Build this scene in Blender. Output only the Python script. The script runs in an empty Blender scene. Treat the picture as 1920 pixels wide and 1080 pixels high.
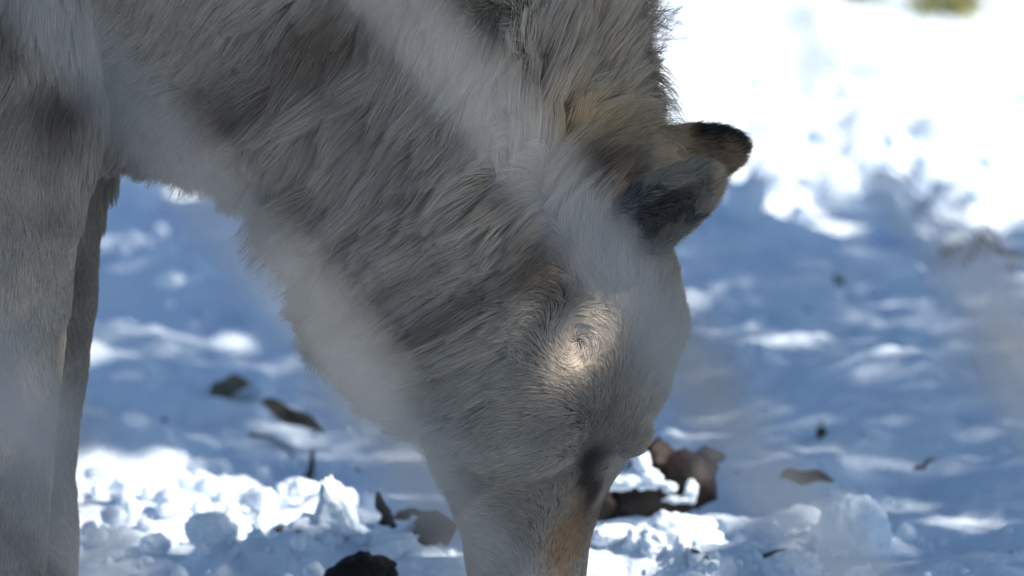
import bpy, bmesh, math, random
import numpy as np
from mathutils import Vector, kdtree
rng = np.random.default_rng(7); random.seed(7)
scene = bpy.context.scene
R = math.radians

# ------------------------------------------------------------------ camera
CAM = np.array((0.0, -5.0, 0.875)); PITCH = R(7.3); FRAME_W = 0.62; DIST = 5.04
cam_d = bpy.data.cameras.new('camera'); cam = bpy.data.objects.new('camera', cam_d)
scene.collection.objects.link(cam); scene.camera = cam
cam.location = CAM; cam.rotation_euler = (R(90) - PITCH, 0, 0)
cam_d.sensor_width = 36.0; cam_d.lens = 36.0 * DIST / FRAME_W
cam_d.clip_start = 0.05; cam_d.clip_end = 2000
cam_d.dof.use_dof = True; cam_d.dof.focus_distance = 4.93; cam_d.dof.aperture_fstop = 11.0

# ------------------------------------------------------------------ light
SUN = np.array((0.70, -0.25, 0.69)); SUN /= np.linalg.norm(SUN)
SUN_EL = math.asin(SUN[2]); SUN_AZ = math.atan2(SUN[0], SUN[1])
world = bpy.data.worlds.new('World'); scene.world = world; world.use_nodes = True
nt = world.node_tree; nt.nodes.clear()
wo = nt.nodes.new('ShaderNodeOutputWorld'); wb = nt.nodes.new('ShaderNodeBackground')
sk = nt.nodes.new('ShaderNodeTexSky'); sk.sky_type = 'NISHITA'; sk.sun_disc = False
sk.sun_elevation = SUN_EL; sk.sun_rotation = SUN_AZ
sk.air_density = 1.0; sk.dust_density = 0.3; sk.ozone_density = 3.0
wb.inputs['Strength'].default_value = 0.11
nt.links.new(sk.outputs[0], wb.inputs[0]); nt.links.new(wb.outputs[0], wo.inputs[0])
sun_d = bpy.data.lights.new('sun', 'SUN'); sun_d.energy = 5.0; sun_d.angle = R(0.5); sun_d.color = (1.0, 0.95, 0.87)
sun = bpy.data.objects.new('sun', sun_d); scene.collection.objects.link(sun)
sun.rotation_euler = Vector(SUN).to_track_quat('Z', 'Y').to_euler()
scene.view_settings.view_transform = 'Standard'; scene.view_settings.look = 'None'
scene.view_settings.gamma = 1.0; scene.view_settings.exposure = 0.55
scene.view_settings.use_curve_mapping = False
scene.render.engine = 'CYCLES'
scene.cycles.use_denoising = True
scene.cycles.use_adaptive_sampling = True; scene.cycles.adaptive_threshold = 0.02
scene.cycles.max_bounces = 8; scene.cycles.diffuse_bounces = 3
scene.cycles.transparent_max_bounces = 8
scene.cycles_curves.shape = 'RIBBONS'; scene.cycles_curves.subdivisions = 2

# ------------------------------------------------------------------ helpers
CP, SP = math.cos(PITCH), math.sin(PITCH)
FWD = np.array((0, CP, -SP)); UP = np.array((0, SP, CP)); RIGHT = np.array((1.0, 0, 0))
K = FRAME_W / DIST / 1920.0
def ray(px, py):
    return FWD + RIGHT * ((px - 960) * K) - UP * ((py - 540) * K)
def at(px, py, y=0.0):
    d = ray(px, py); return CAM + d * ((y - CAM[1]) / d[1])
def on_ground(px, py, z=0.0):
    d = ray(px, py); return CAM + d * ((z - CAM[2]) / d[2])
def to_px(P):
    v = P - CAM; f = v @ FWD
    return 960 + (v @ RIGHT) / f / K, 540 - (v @ UP) / f / K
def link(name, data, parent=None):
    o = bpy.data.objects.new(name, data); scene.collection.objects.link(o)
    if parent is not None: o.parent = parent
    return o
def tag(o, label=None, cat=None, group=None, kind=None):
    if label: o['label'] = label
    if cat: o['category'] = cat
    if group: o['group'] = group
    if kind: o['kind'] = kind
    return o
def mesh_from(name, V, F, m=None, smooth=True):
    me = bpy.data.meshes.new(name); me.from_pydata([tuple(v) for v in V], [], [tuple(int(i) for i in f) for f in F])
    me.update()
    if smooth: me.shade_smooth()
    if m: me.materials.append(m)
    return me
def hash3(i, j, k, s):
    h = (i * 73856093) ^ (j * 19349663) ^ (k * 83492791) ^ (s * 2654435761)
    h = (h ^ (h >> 13)) * 1274126177 & 0xffffffff
    h = (h ^ (h >> 16)) * 2246822519 & 0xffffffff
    return ((h ^ (h >> 15)) & 0xffffff) / float(0xffffff) * 2 - 1
def noise(P, s=0):
    P = np.asarray(P, float); i = np.floor(P).astype(np.int64); f = P - i; f = f * f * f * (f * (f * 6 - 15) + 10)
    r = 0
    for a in (0, 1):
        for b in (0, 1):
            for c in (0, 1):
                w = (f[:, 0] if a else 1 - f[:, 0]) * (f[:, 1] if b else 1 - f[:, 1]) * (f[:, 2] if c else 1 - f[:, 2])
                r = r + w * hash3(i[:, 0] + a, i[:, 1] + b, i[:, 2] + c, s)
    return r
def fbm(P, octv=4, s=0, gain=0.5):
    r = 0; a = 1.0; P = np.asarray(P, float)
    for o in range(octv):
        r = r + a * noise(P * 2.0 ** o + 17.3 * o, s + o); a *= gain
    return r
def mat(name):
    m = bpy.data.materials.new(name); m.use_nodes = True
    return m, m.node_tree, m.node_tree.nodes['Principled BSDF']
def noise_mat(name, c1, c2, scale, rough=0.8, bump=0.0, bscale=None, detail=6, spec=0.3, bdist=0.004):
    m, t, b = mat(name)
    tc = t.nodes.new('ShaderNodeTexCoord'); n = t.nodes.new('ShaderNodeTexNoise')
    n.inputs['Scale'].default_value = scale; n.inputs['Detail'].default_value = detail
    r = t.nodes.new('ShaderNodeValToRGB'); r.color_ramp.elements[0].color = (*c1, 1); r.color_ramp.elements[1].color = (*c2, 1)
    r.color_ramp.elements[0].position = 0.35; r.color_ramp.elements[1].position = 0.65
    t.links.new(tc.outputs['Object'], n.inputs['Vector']); t.links.new(n.outputs['Fac'], r.inputs['Fac'])
    t.links.new(r.outputs['Color'], b.inputs['Base Color'])
    b.inputs['Roughness'].default_value = rough; b.inputs['Specular IOR Level'].default_value = spec
    if bump:
        n2 = t.nodes.new('ShaderNodeTexNoise'); n2.inputs['Scale'].default_value = bscale or scale * 3; n2.inputs['Detail'].default_value = 5
        bp = t.nodes.new('ShaderNodeBump'); bp.inputs['Strength'].default_value = bump; bp.inputs['Distance'].default_value = bdist
        t.links.new(tc.outputs['Object'], n2.inputs['Vector']); t.links.new(n2.outputs['Fac'], bp.inputs['Height'])
        t.links.new(bp.outputs['Normal'], b.inputs['Normal'])
    return m
M_SNOW = noise_mat('snow', (0.76, 0.85, 0.95), (0.83, 0.90, 0.96), 14, 0.9, 0.6, 150, spec=0.06, bdist=0.004)
M_BARK = noise_mat('wet_bark', (0.006, 0.0045, 0.004), (0.030, 0.015, 0.010), 45, 0.6, 0.8, 120)
M_BLACK = noise_mat('dark_rot', (0.006, 0.006, 0.006), (0.02, 0.017, 0.014), 60, 0.75, 0.8, 150)
M_LEAF = noise_mat('dead_leaf', (0.13, 0.11, 0.065), (0.22, 0.18, 0.11), 60, 0.75, 0.4, 120)
M_LEAFD = noise_mat('dark_dead_leaf', (0.035, 0.032, 0.023), (0.13, 0.11, 0.07), 60, 0.7, 0.4, 120)
M_TWIG = noise_mat('twig_bark', (0.02, 0.018, 0.014), (0.06, 0.05, 0.035), 80, 0.8, 0.4, 200)
M_GRASS = noise_mat('dry_grass', (0.16, 0.17, 0.03), (0.26, 0.24, 0.07), 20, 0.7)
M_NEEDLE = noise_mat('needles', (0.02, 0.05, 0.02), (0.04, 0.08, 0.03), 5, 0.6)
M_TRUNK = noise_mat('tree_bark', (0.05, 0.035, 0.025), (0.14, 0.10, 0.075), 12, 0.9, 0.9, 30)
M_WIRE = noise_mat("galvanised_wire", (0.145, 0.146, 0.148), (0.20, 0.202, 0.204), 90, 0.6, 0.1, 300, spec=0.4)
M_SKIN = noise_mat('wolf_skin', (0.09, 0.075, 0.06), (0.13, 0.11, 0.09), 40, 0.9)
m, t, b = mat('wolf_eye'); b.inputs['Base Color'].default_value = (0.015, 0.01, 0.006, 1); b.inputs['Roughness'].default_value = 0.3; b.inputs['Specular IOR Level'].default_value = 0.3; M_EYE = m
M_NOSE = noise_mat('wolf_nose', (0.01, 0.01, 0.01), (0.02, 0.02, 0.02), 200, 0.4, 0.5, 400)

# ------------------------------------------------------------------ snow ground
def ease(y, a, b):
    u = np.clip((y - a) / (b - a), 0, 1); return u * u * (3 - 2 * u)
def ground_h(X, Y):
    P = np.stack([X, Y, np.zeros_like(X)], 1)
    calm = 1 - 0.15 * ease(X, 0.08, 0.2) * (1 - ease(Y, 1.5, 2.0))
    h = 0.022 * noise(P / 0.42, 11) + 0.020 * noise(P / 0.16, 12) + 0.011 * noise(P / np.array((0.07, 0.10, 1)), 10) + 0.003 * noise(P / 0.035, 9)
    w = 0.5 + 0.5 * noise(P / 0.35 + 3.1, 13)
    lump = 1 - np.abs(noise(P / 0.075, 14)); h = h + (0.010 * lump * lump - 0.005) * (0.4 + w)
    rub = np.clip(noise(P / 0.028, 15), 0, 1); h = h + 0.008 * rub * (0.25 + 0.75 * w)
    h = h + 0.0025 * fbm(P / 0.012, 2, 16)
    h = h * calm
    zone = np.exp(-(((X + 0.15) / 0.14) ** 2 + ((Y - 0.25) / 0.42) ** 2)) + 0.7 * np.exp(-(((X - 0.15) / 0.1) ** 2 + ((Y - 0.1) / 0.2) ** 2))
    b1 = np.clip(noise(P / 0.034 + 1.7, 23) + 0.1, 0, 1); b2 = np.clip(noise(P / 0.017 + 4.1, 24), 0, 1); h = h + zone * (0.018 * np.sqrt(b1 + 1e-6) * b1 ** .3 + 0.007 * b2)
    far = ease(Y, 1.3, 2.6)
    lp = np.clip(noise(P / np.array((0.16, 0.20, 1)) + 5.5, 18) + 0.15, 0, 1)
    h = h + far * (1 - 0.8 * ease(Y, 2.7, 3.3)) * (0.046 * lp + 0.008 * noise(P / 0.06, 19))
    out = ease(np.hypot(X, Y), 25, 160); h = h + out * 2.0 * noise(P / 60.0, 21)
    return h - 0.004
def graded(pts):
    out = [pts[0][0]]
    for (a, sa), (b_, sb) in zip(pts[:-1], pts[1:]):
        x = a
        while x < b_ - 1e-9:
            s = sa + (sb - sa) * (x - a) / (b_ - a); x = min(x + s, b_); out.append(x)
    return np.array(out)
gx = graded([(-400, 60), (-20, 3), (-3, .25), (-0.95, .012), (-0.6, .0055), (0.6, .0055), (0.95, .012), (3, .25), (20, 3), (400, 60)])
gy = graded([(-400, 60), (-20, 3), (-6, .4), (-1.0, .06), (-0.7, .007), (0.9, .008), (2.6, .013), (5.0, .03), (8, .2), (25, 3), (400, 60)])
GX, GY = np.meshgrid(gx, gy); GZ = ground_h(GX.ravel(), GY.ravel())
nx, ny = len(gx), len(gy)
V = np.stack([GX.ravel(), GY.ravel(), GZ], 1)
me = bpy.data.meshes.new('snow_ground')
idx = np.arange(nx * ny).reshape(ny, nx)
Fq = np.stack([idx[:-1, :-1], idx[:-1, 1:], idx[1:, 1:], idx[1:, :-1]], -1).reshape(-1, 4)
me.vertices.add(len(V)); me.vertices.foreach_set('co', V.ravel())
me.loops.add(Fq.size); me.loops.foreach_set('vertex_index', Fq.ravel().astype(np.int32))
me.polygons.add(len(Fq)); me.polygons.foreach_set('loop_start', np.arange(0, Fq.size, 4, dtype=np.int32))
me.update(calc_edges=True); me.shade_smooth(); me.materials.append(M_SNOW)
tag(link('snow_ground', me), 'lumpy trodden snow covering the ground, blue in shade', kind='structure')
GZ2 = GZ.reshape(ny, nx)
def gh(x, y):
    i = int(np.clip(np.searchsorted(gx, x) - 1, 0, nx - 2)); j = int(np.clip(np.searchsorted(gy, y) - 1, 0, ny - 2))
    u = (x - gx[i]) / (gx[i + 1] - gx[i]); w = (y - gy[j]) / (gy[j + 1] - gy[j])
    return float((GZ2[j, i] * (1 - u) + GZ2[j, i + 1] * u) * (1 - w) + (GZ2[j + 1, i] * (1 - u) + GZ2[j + 1, i + 1] * u) * w)
def ground_pt(px, py):
    p = on_ground(px, py)
    for _ in range(6): p = on_ground(px, py, gh(p[0], p[1]))
    return p

# ------------------------------------------------------------------ generic shapes
def loft(sections, n=24, cap=True):
    """sections: list of (centre, axis_a, axis_b); ring of n points each"""
    V = []; F = []
    for (c, a, b_) in sections:
        for k in range(n):
            th = 2 * math.pi * k / n; V.append(np.asarray(c) + np.asarray(a) * math.cos(th) + np.asarray(b_) * math.sin(th))
    m_ = len(sections)
    for i in range(m_ - 1):
        for k in range(n):
            k2 = (k + 1) % n; F.append((i * n + k, i * n + k2, (i + 1) * n + k2, (i + 1) * n + k))
    if cap:
        F.append(tuple(range(n - 1, -1, -1))); F.append(tuple(range((m_ - 1) * n, m_ * n)))
    return V, F
def spline(pts, n):
    pts = np.asarray(pts, float); m_ = len(pts)
    P = np.vstack([2 * pts[0] - pts[1], pts, 2 * pts[-1] - pts[-2]])
    out = []
    for u in np.linspace(0, m_ - 1 - 1e-9, n):
        i = int(u); f = u - i; p0, p1, p2, p3 = P[i:i + 4]
        out.append(0.5 * (2 * p1 + (p2 - p0) * f + (2 * p0 - 5 * p1 + 4 * p2 - p3) * f * f + (3 * p1 - p0 - 3 * p2 + p3) * f ** 3))
    return np.array(out)
def tube(pts, radii, n=8):
    pts = np.asarray(pts, float); secs = []
    up = np.array((0.13, 0.21, 0.97))
    for i, p in enumerate(pts):
        d = pts[min(i + 1, len(pts) - 1)] - pts[max(i - 1, 0)]; d = d / np.linalg.norm(d)
        a = np.cross(d, up)
        if np.linalg.norm(a) < 0.1: a = np.cross(d, (1, 0, 0))
        a /= np.linalg.norm(a); b_ = np.cross(d, a)
        secs.append((p, a * radii[i], b_ * radii[i]))
    return loft(secs, n)
def merge(parts):
    V = []; F = []
    for v, f in parts:
        o = len(V); V += list(v); F += [tuple(i + o for i in q) for q in f]
    return V, F
def ico(sub, c, r, seed, amp=0.25, sc=1.6, rot=0.0, facet=False):
    bm = bmesh.new(); bmesh.ops.create_icosphere(bm, subdivisions=sub, radius=1.0)
    V = np.array([v.co[:] for v in bm.verts]); F = [[v.index for v in f.verts] for f in bm.faces]; bm.free()
    nn = fbm(V * sc + seed * 7.7, 3, 40 + seed) + (0.25 * (1 - 2 * np.abs(noise(V * sc * 1.7 + seed * 3.3, 60 + seed))) if amp > 0.05 else 0)
    V = V * (1 + amp * nn)[:, None]
    if sub >= 4 and amp > 0.05: V = V * (1 + 0.025 * fbm(V * 5.0 + seed, 3, 70 + seed))[:, None]
    if facet:
        rr = np.random.default_rng(seed)
        for _ in range(6):
            d = rr.normal(size=3); d /= np.linalg.norm(d); s = V @ d; lim = rr.uniform(0.55, 0.8)
            V = V - np.outer(np.clip(s - lim, 0, None) * 0.85, d)
    V = V * np.asarray(r)
    c_, s_ = math.cos(rot), math.sin(rot); V = V @ np.array([[c_, s_, 0], [-s_, c_, 0], [0, 0, 1]])
    return list(V + np.asarray(c)), F
MM = 0.62 / 1920      # metres per photo pixel at the wolf

def ell(px, py, E):
    r = np.full(np.shape(px), 9.0)
    for cx, cy, rx, ry in E: r = np.minimum(r, ((px - cx) / rx) ** 2 + ((py - cy) / ry) ** 2)
    return r
# ------------------------------------------------------------------ slanted wire fence between the camera and the wolf
FY = -3.34
fence = link('wire_fence', None); fence.location = (0, FY, 0); F0 = np.array((0, FY, 0))
tag(fence, 'fence of slanting grey wires, a soft blur close in front of the wolf', 'fence')
FX, FZ0, FZ1 = 1.15, 0.06, 1.80
PATHS = {0: [(75, 0), (300, 268), (560, 555), (700, 722), (845, 920), (935, 1080)], 1: [(735, 0), (905, 205), (1085, 425), (1238, 640), (1400, 850), (1570, 1060)],
         -1: [(-590, 0), (-210, 420), (0, 690), (105, 850), (185, 1060)], 2: [(1400, 0), (1745, 400), (1885, 640), (1985, 800), (2200, 1080)]}
A0 = at(75, 0, FY); A1 = at(735, 0, FY); STEP = A1[0] - A0[0]; SL = 1.17
def clip_line(p0, d0, p1, d1, pts):
    """extend a run of points straight to the fence frame at both ends"""
    def reach(p, d):
        t_ = 9.0
        for ax_, lo, hi in ((0, -FX, FX), (2, FZ0, FZ1)):
            if d[ax_] > 1e-6: t_ = min(t_, (hi - p[ax_]) / d[ax_])
            if d[ax_] < -1e-6: t_ = min(t_, (lo - p[ax_]) / d[ax_])
        return p + d * t_
    return [reach(p0, d0)] + pts + [reach(p1, d1)]
for k in range(-22, 24):
    if k in PATHS: pts_ = [at(a, b_, FY) for a, b_ in PATHS[k]]
    else:
        x0 = A0[0] + k * STEP + 0.004 * math.sin(k * 5.1); c0 = np.array((x0, FY, A0[2]))
        dd = np.array((1, 0, -SL)); lo = max((-FX - x0), (A0[2] - FZ1) / SL) ; hi = min(FX - x0, (A0[2] - FZ0) / SL)
        if hi - lo < 0.05: continue
        pts_ = [c0 + dd * (lo + (hi - lo) * f) for f in (0.1, 0.5, 0.9)]
    d0 = np.array((-1, 0, SL)); d1 = np.array((1, 0, -SL)); Pw = clip_line(pts_[0], d0, pts_[-1], d1, pts_)
    Pw = spline(np.array(Pw), 40) - F0
    v, f = tube(Pw, [0.0018 if k == 2 else 0.0026] * 40, 8); link('wire', mesh_from('wire', v, f, M_WIRE), fence)
for sx in (-1, 1):
    v, f = tube([(sx * (FX + .02), 0, -0.06), (sx * (FX + .02), 0, 1.0), (sx * (FX + .02), 0, 1.9)], [.026] * 3, 16)
    link('post', mesh_from('post', v, f, M_WIRE), fence)
for z_ in (FZ0, FZ1):
    v, f = tube([(-FX - .02, 0, z_), (0, 0, z_), (FX + .02, 0, z_)], [.016] * 3, 14)
    link('rail', mesh_from('rail', v, f, M_WIRE), fence)

# ------------------------------------------------------------------ wolf: body
def pp(p, y=0.0): return at(p[0], p[1], y)
SEC = [  # throat point, nape point (photo pixels), half width (pixels)
    ((-2560, -450), (-2600, -800), 90), ((-2450, -300), (-2500, -930), 240), ((-2050, -130), (-2100, -1080), 310),
    ((-1450, 10), (-1450, -1110), 340), ((-800, 160), (-800, -1120), 385), ((-200, 250), (-150, -1180), 385),
    ((60, 262), (180, -1080), 360), ((240, 262), (480, -860), 340), ((440, 315), (840, -460), 325), ((560, 425), (1035, -160), 310),
    ((650, 575), (1108, 50), 295), ((722, 690), (1154, 215), 275), ((782, 765), (1225, 375), 258), ((830, 830), (1256, 506), 235),
    ((852, 905), (1259, 646), 198), ((868, 985), (1223, 768), 150), ((882, 1060), (1158, 880), 108), ((888, 1130), (1112, 985), 90),
    ((890, 1195), (1098, 1090), 82), ((905, 1235), (1078, 1170), 70), ((945, 1245), (1045, 1215), 38)]
Ls = spline([s[0] for s in SEC], 120); Rs = spline([s[1] for s in SEC], 120); Ws = spline([(s[2], 0) for s in SEC], 120)[:, 0]
secs = []
for l, r_, w in zip(Ls, Rs, Ws):
    A = pp(l); B = pp(r_); secs.append(((A + B) / 2, (B - A) / 2, np.array((0, w * MM, 0))))
parts = [loft(secs, 48)]
def leg(path, y, n=40):
    P = np.array([np.append(pp(q[:2], y + (q[3] if len(q) > 3 else 0)), q[2] * MM) for q in path]); P = spline(P, n)
    return tube(P[:, :3], P[:, 3], 20)
parts.append(leg([(-130, -500, 190, .02), (-60, -150, 205), (10, 150, 175), (15, 350, 140), (12, 600, 112), (0, 850, 98), (-8, 1020, 95), (-8, 1130, 88), (20, 1215, 92), (95, 1245, 62)], -0.088))
parts.append(leg([(-80, -500, 190), (10, -150, 190), (80, 150, 140), (100, 330, 95), (105, 600, 72), (82, 850, 62), (84, 1000, 66), (84, 1130, 62), (105, 1205, 76), (180, 1235, 56)], 0.088))
for y, dx in ((-0.10, 0), (0.10, 120)):
    parts.append(leg([(-2250 + dx, -600, 300), (-2180 + dx, -150, 260), (-2150 + dx, 150, 170), (-2330 + dx, 480, 95), (-2420 + dx, 640, 75), (-2380 + dx, 900, 62), (-2340 + dx, 1120, 66), (-2320 + dx, 1205, 85), (-2220 + dx, 1240, 62)], y))
parts.append(leg([(-2480, -780, 90), (-2680, -650, 110), (-2800, -250, 130), (-2820, 100, 120), (-2780, 350, 50)], 0))
# brow ridges and cheeks
def blob(px_, py_, y, r, seed=1): return ico(3, at(px_, py_, y), np.asarray(r) * MM, seed, 0.03)
for s in (-1, 1):
    parts.append(blob(1168, 800, s * 0.030, (44, 50, 62)))
    parts.append(blob(985, 720, s * 0.052, (150, 110, 170)))
V, F = merge(parts)
raw = mesh_from('wolf_raw', V, F); ro = link('wolf_raw', raw)
md = ro.modifiers.new('remesh', 'REMESH'); md.mode = 'VOXEL'; md.voxel_size = 0.006
md2 = ro.modifiers.new('smooth', 'SMOOTH'); md2.iterations = 8; md2.factor = 0.5
dg = bpy.context.evaluated_depsgraph_get()
body_me = bpy.data.meshes.new_from_object(ro.evaluated_get(dg)); body_me.name = 'wolf_body'
bpy.data.objects.remove(ro)
# ears: cupped shells joined to the body
def ear(base, tip, yb, yt, half, open_dir, cup=0.75, n=16, m_=17, thick=0.004):
    B = at(*base, yb); T = at(*tip, yt); ax = T - B; Ln = np.linalg.norm(ax); ax /= Ln
    o = np.asarray(open_dir, float); o -= ax * (o @ ax); o /= np.linalg.norm(o); s = np.cross(ax, o)
    def surf(inner):
        P = []
        for i in range(n + 1):
            u = i / n; r = half * MM * (1.0 - 0.12 * u) * math.sqrt(max(1 - u ** 3.2, 0)) ** 1.0
            if inner: r = max(r - thick * 0.6, 0.0)
            for j in range(m_):
                v = math.radians(-105 + 210 * j / (m_ - 1))
                off = 0.0 if not inner else thick
                c = B + ax * Ln * u * (1 - (0.02 if inner else 0)) + s * r * math.sin(v) * 1.0 - o * (r * math.cos(v) * cup - off) - ax * 0.0
                P.append(c)
        return P
    Po, Pi = surf(False), surf(True); V = Po + Pi; F = []; N = len(Po)
    for i in range(n):
        for j in range(m_ - 1):
            q = (i * m_ + j, i * m_ + j + 1, (i + 1) * m_ + j + 1, (i + 1) * m_ + j); F.append(q); F.append(tuple(N + k for k in q[::-1]))
        for j in (0, m_ - 1):
            q = (i * m_ + j, (i + 1) * m_ + j, N + (i + 1) * m_ + j, N + i * m_ + j); F.append(q if j == 0 else q[::-1])
    for j in range(m_ - 1): F.append((j, N + j, N + j + 1, j + 1))
    bm = bmesh.new(); vs = [bm.verts.new(tuple(v_)) for v_ in V]; bm.verts.index_update()
    for q in F: bm.faces.new([vs[k] for k in q])
    bmesh.ops.remove_doubles(bm, verts=bm.verts, dist=1e-6); bmesh.ops.recalc_face_normals(bm, faces=bm.faces)
    bm.verts.index_update(); V = [np.array(v_.co) for v_ in bm.verts]; F = [tuple(v_.index for v_ in f_.verts) for f_ in bm.faces]; bm.free()
    return V, F, len(F)
EN = ear((1186, 432), (1340, 320), -0.055, -0.095, 60, (0.15, -1.0, -0.1))
EF = ear((1232, 303), (1392, 276), 0.035, 0.055, 55, (0.1, 1.0, -0.25))
wolf = link('wolf', None); wolf.location = at(0, 1250, 0); wolf.location.z = 0
tag(wolf, 'pale grey wolf with black-tipped ear lowering its muzzle to the snow', 'wolf')
W0 = np.array(wolf.location)
bv = np.array([v.co[:] for v in body_me.vertices]); bf = [tuple(p.vertices) for p in body_me.polygons]
nb = len(bf)
V, F = merge([(list(bv), bf), EN[:2], EF[:2]])
V = np.array(V)
V_BODY = V; F_BODY = F
body = link('body', mesh_from('wolf_body', V - W0, F, M_SKIN), wolf)
me = body.data
for s in (-1, 1):
    v, f = ico(3, at(1122, 864, s * 0.0300) - W0, (.0075, .0075, .0075), 3, 0.0)
    link('eye', mesh_from('eye', v, f, M_EYE), wolf)
v, f = ico(3, at(1015, 1240, 0) - W0, (.019, .017, .014), 5, 0.08)
link('nose', mesh_from('nose', v, f, M_NOSE), wolf)

# ------------------------------------------------------------------ wolf: fur
me.calc_loop_triangles()
T = np.array([lt.vertices[:] for lt in me.loop_triangles]); TP = np.array([lt.polygon_index for lt in me.loop_triangles])
P0, P1, P2 = V[T[:, 0]], V[T[:, 1]], V[T[:, 2]]
cr_ = np.cross(P1 - P0, P2 - P0); area = 0.5 * np.linalg.norm(cr_, axis=1)
vn = np.array([v.normal[:] for v in me.vertices])
cen = (P0 + P1 + P2) / 3; cx, cy = to_px(cen)
tn = cr_ / (np.linalg.norm(cr_, axis=1)[:, None] + 1e-12)
facing = -(tn * ((cen - CAM) / np.linalg.norm(cen - CAM, axis=1)[:, None])).sum(1)
reg = np.where(TP < nb, 0, np.where(TP < nb + EN[2], 1, 2))        # 0 body, 1 near ear, 2 far ear
# fur guides: photo pixel, flow direction, length mm, lift deg
G = np.array([
    (1210, 60, 1, -.35, 72, 60), (1180, -60, .9, -.55, 72, 58), (1215, 180, 1, -.15, 66, 56), (1150, 120, .9, -.5, 58, 38), (1120, 230, .8, -.45, 50, 30),
    (1190, 260, 1, -.2, 48, 30), (1100, 320, .7, -.4, 42, 26), (1180, 330, .95, -.25, 38, 24), (1060, -60, .3, -.9, 55, 30), (1040, 120, .2, -.8, 55, 28), (1020, 300, -.1, -.6, 45, 28),
    (940, 60, -.35, .5, 58, 26), (900, 220, -.55, .5, 55, 26), (980, 400, -.7, .35, 44, 26), (740, 60, -.7, .6, 55, 24), (640, 200, -.65, .7, 52, 26),
    (480, 120, -.75, .5, 36, 22), (420, 260, -.45, .9, 40, 24), (560, 360, -.55, .8, 55, 28), (700, 330, -.7, .65, 55, 28), (800, 450, -.85, .5, 52, 30),
    (700, 560, -.75, .6, 55, 30), (860, 600, -.9, .38, 46, 30), (740, 700, -.85, .4, 48, 30), (960, 560, -.9, .35, 36, 28), (1010, 470, -.7, .55, 36, 28),
    (850, 760, -.75, .55, 34, 30), (900, 700, -.95, .2, 36, 26), (980, 690, -.95, .2, 26, 24), (1000, 800, -.9, .1, 16, 20), (920, 840, -.8, .35, 22, 24),
    (1150, 640, -.2, -.9, 13, 16), (1180, 440, .1, -1, 15, 18), (1240, 480, .1, -1, 12, 16), (1050, 860, -.8, -.4, 10, 16), (1050, 800, -.9, -.1, 12, 18), (1100, 560, -.5, -.5, 17, 20), (1150, 520, -.1, -1, 15, 18), (1220, 560, .1, -1, 13, 20), (1260, 640, .3, -1, 15, 34), (1275, 560, .3, -1, 15, 34), (1245, 760, .4, -1, 13, 34), (1190, 860, .4, -1, 10, 30), (1180, 740, -.2, -1, 12, 18),
    (1240, 740, .1, -1, 11, 20), (1090, 760, -.6, -.6, 12, 18), (1080, 850, -.5, -.8, 8, 15), (1150, 850, -.1, -1, 8, 15), (1120, 930, -.1, -1, 6, 14), (1060, 960, -.2, -1, 6, 14),
    (1080, 1060, 0, -1, 5, 14), (980, 1000, -.4, -.9, 8, 15), (980, 1100, -.2, -1, 6, 15), (900, 940, -.8, -.2, 15, 20), (880, 1050, -.8, -.5, 10, 20), (900, 1150, -.4, -.9, 7, 18),
    (760, 830, -.9, .35, 40, 36), (830, 900, -.95, .2, 24, 32), (650, 680, -.8, .55, 42, 30), (560, 500, -.65, .75, 46, 30), (450, 370, -.5, .9, 42, 30), (330, 290, -.3, 1, 36, 28),
    (240, 270, -.2, 1, 38, 30), (240, 120, -.8, .5, 28, 20), (300, 0, -.8, .5, 30, 20), (360, 120, -.8, .45, 30, 20), (120, 200, -.5, .7, 18, 22), (60, 50, -.2, .95, 34, 18), (100, 280, -.3, .9, 16, 20), (140, 330, 0, 1, 20, 16),
    (60, 420, 0, 1, 11, 12), (60, 650, 0, 1, 8, 12), (60, 900, 0, 1, 8, 12), (60, 1150, .1, 1, 8, 12), (150, 450, 0, 1, 8, 12), (140, 650, 0, 1, 8, 12), (140, 800, 0, 1, 8, 12), (150, 1000, .1, 1, 8, 12), (-300, 0, -.8, .6, 45, 20), (-300, 500, 0, 1, 12, 14),
    (-1200, -400, -1, .3, 40, 18), (-2200, -500, -.7, .7, 40, 18)], float)
gd = G[:, 2:4] / np.linalg.norm(G[:, 2:4], axis=1)[:, None]
def guide_field(x, y):
    out = np.zeros((len(x), 4))
    for c0 in range(0, len(x), 40000):
        sl = slice(c0, c0 + 40000)
        d2 = (x[sl, None] - G[None, :, 0]) ** 2 + (y[sl, None] - G[None, :, 1]) ** 2
        w = 1 / (d2 + 30.0 ** 2) ** 1.7; w /= w.sum(1)[:, None]
        out[sl, :2] = w @ gd; out[sl, 2] = w @ G[:, 4]; out[sl, 3] = w @ G[:, 5]
    return out
inview = (cx > -160) & (cx < 1500) & (cy > -170) & (cy < 1250) & (reg == 0)
near = inview & (facing > -0.12)
dens = np.where(near, 1.5e6, np.where(inview, 2.2e5, 1.5e4))
short = guide_field(cx, cy)[:, 2]
dens = np.where(near & (short < 22), 2.6e6, dens)
dens = np.where(reg > 0, 3.0e6, dens)
lam = dens * area
def sample(lam):
    cnt = rng.poisson(lam); ti = np.repeat(np.arange(len(lam)), cnt); k = len(ti)
    u = rng.random((k, 2)); fl = u.sum(1) > 1; u[fl] = 1 - u[fl]; w0 = 1 - u.sum(1)
    pos = P0[ti] * w0[:, None] + P1[ti] * u[:, :1] + P2[ti] * u[:, 1:]
    nr = vn[T[ti, 0]] * w0[:, None] + vn[T[ti, 1]] * u[:, :1] + vn[T[ti, 2]] * u[:, 1:]
    nr /= np.linalg.norm(nr, axis=1)[:, None] + 1e-9
    return pos, nr, ti
NP = 8
WH = np.array((1083.0, 640.0))                                       # the whorl on the cheek
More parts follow.
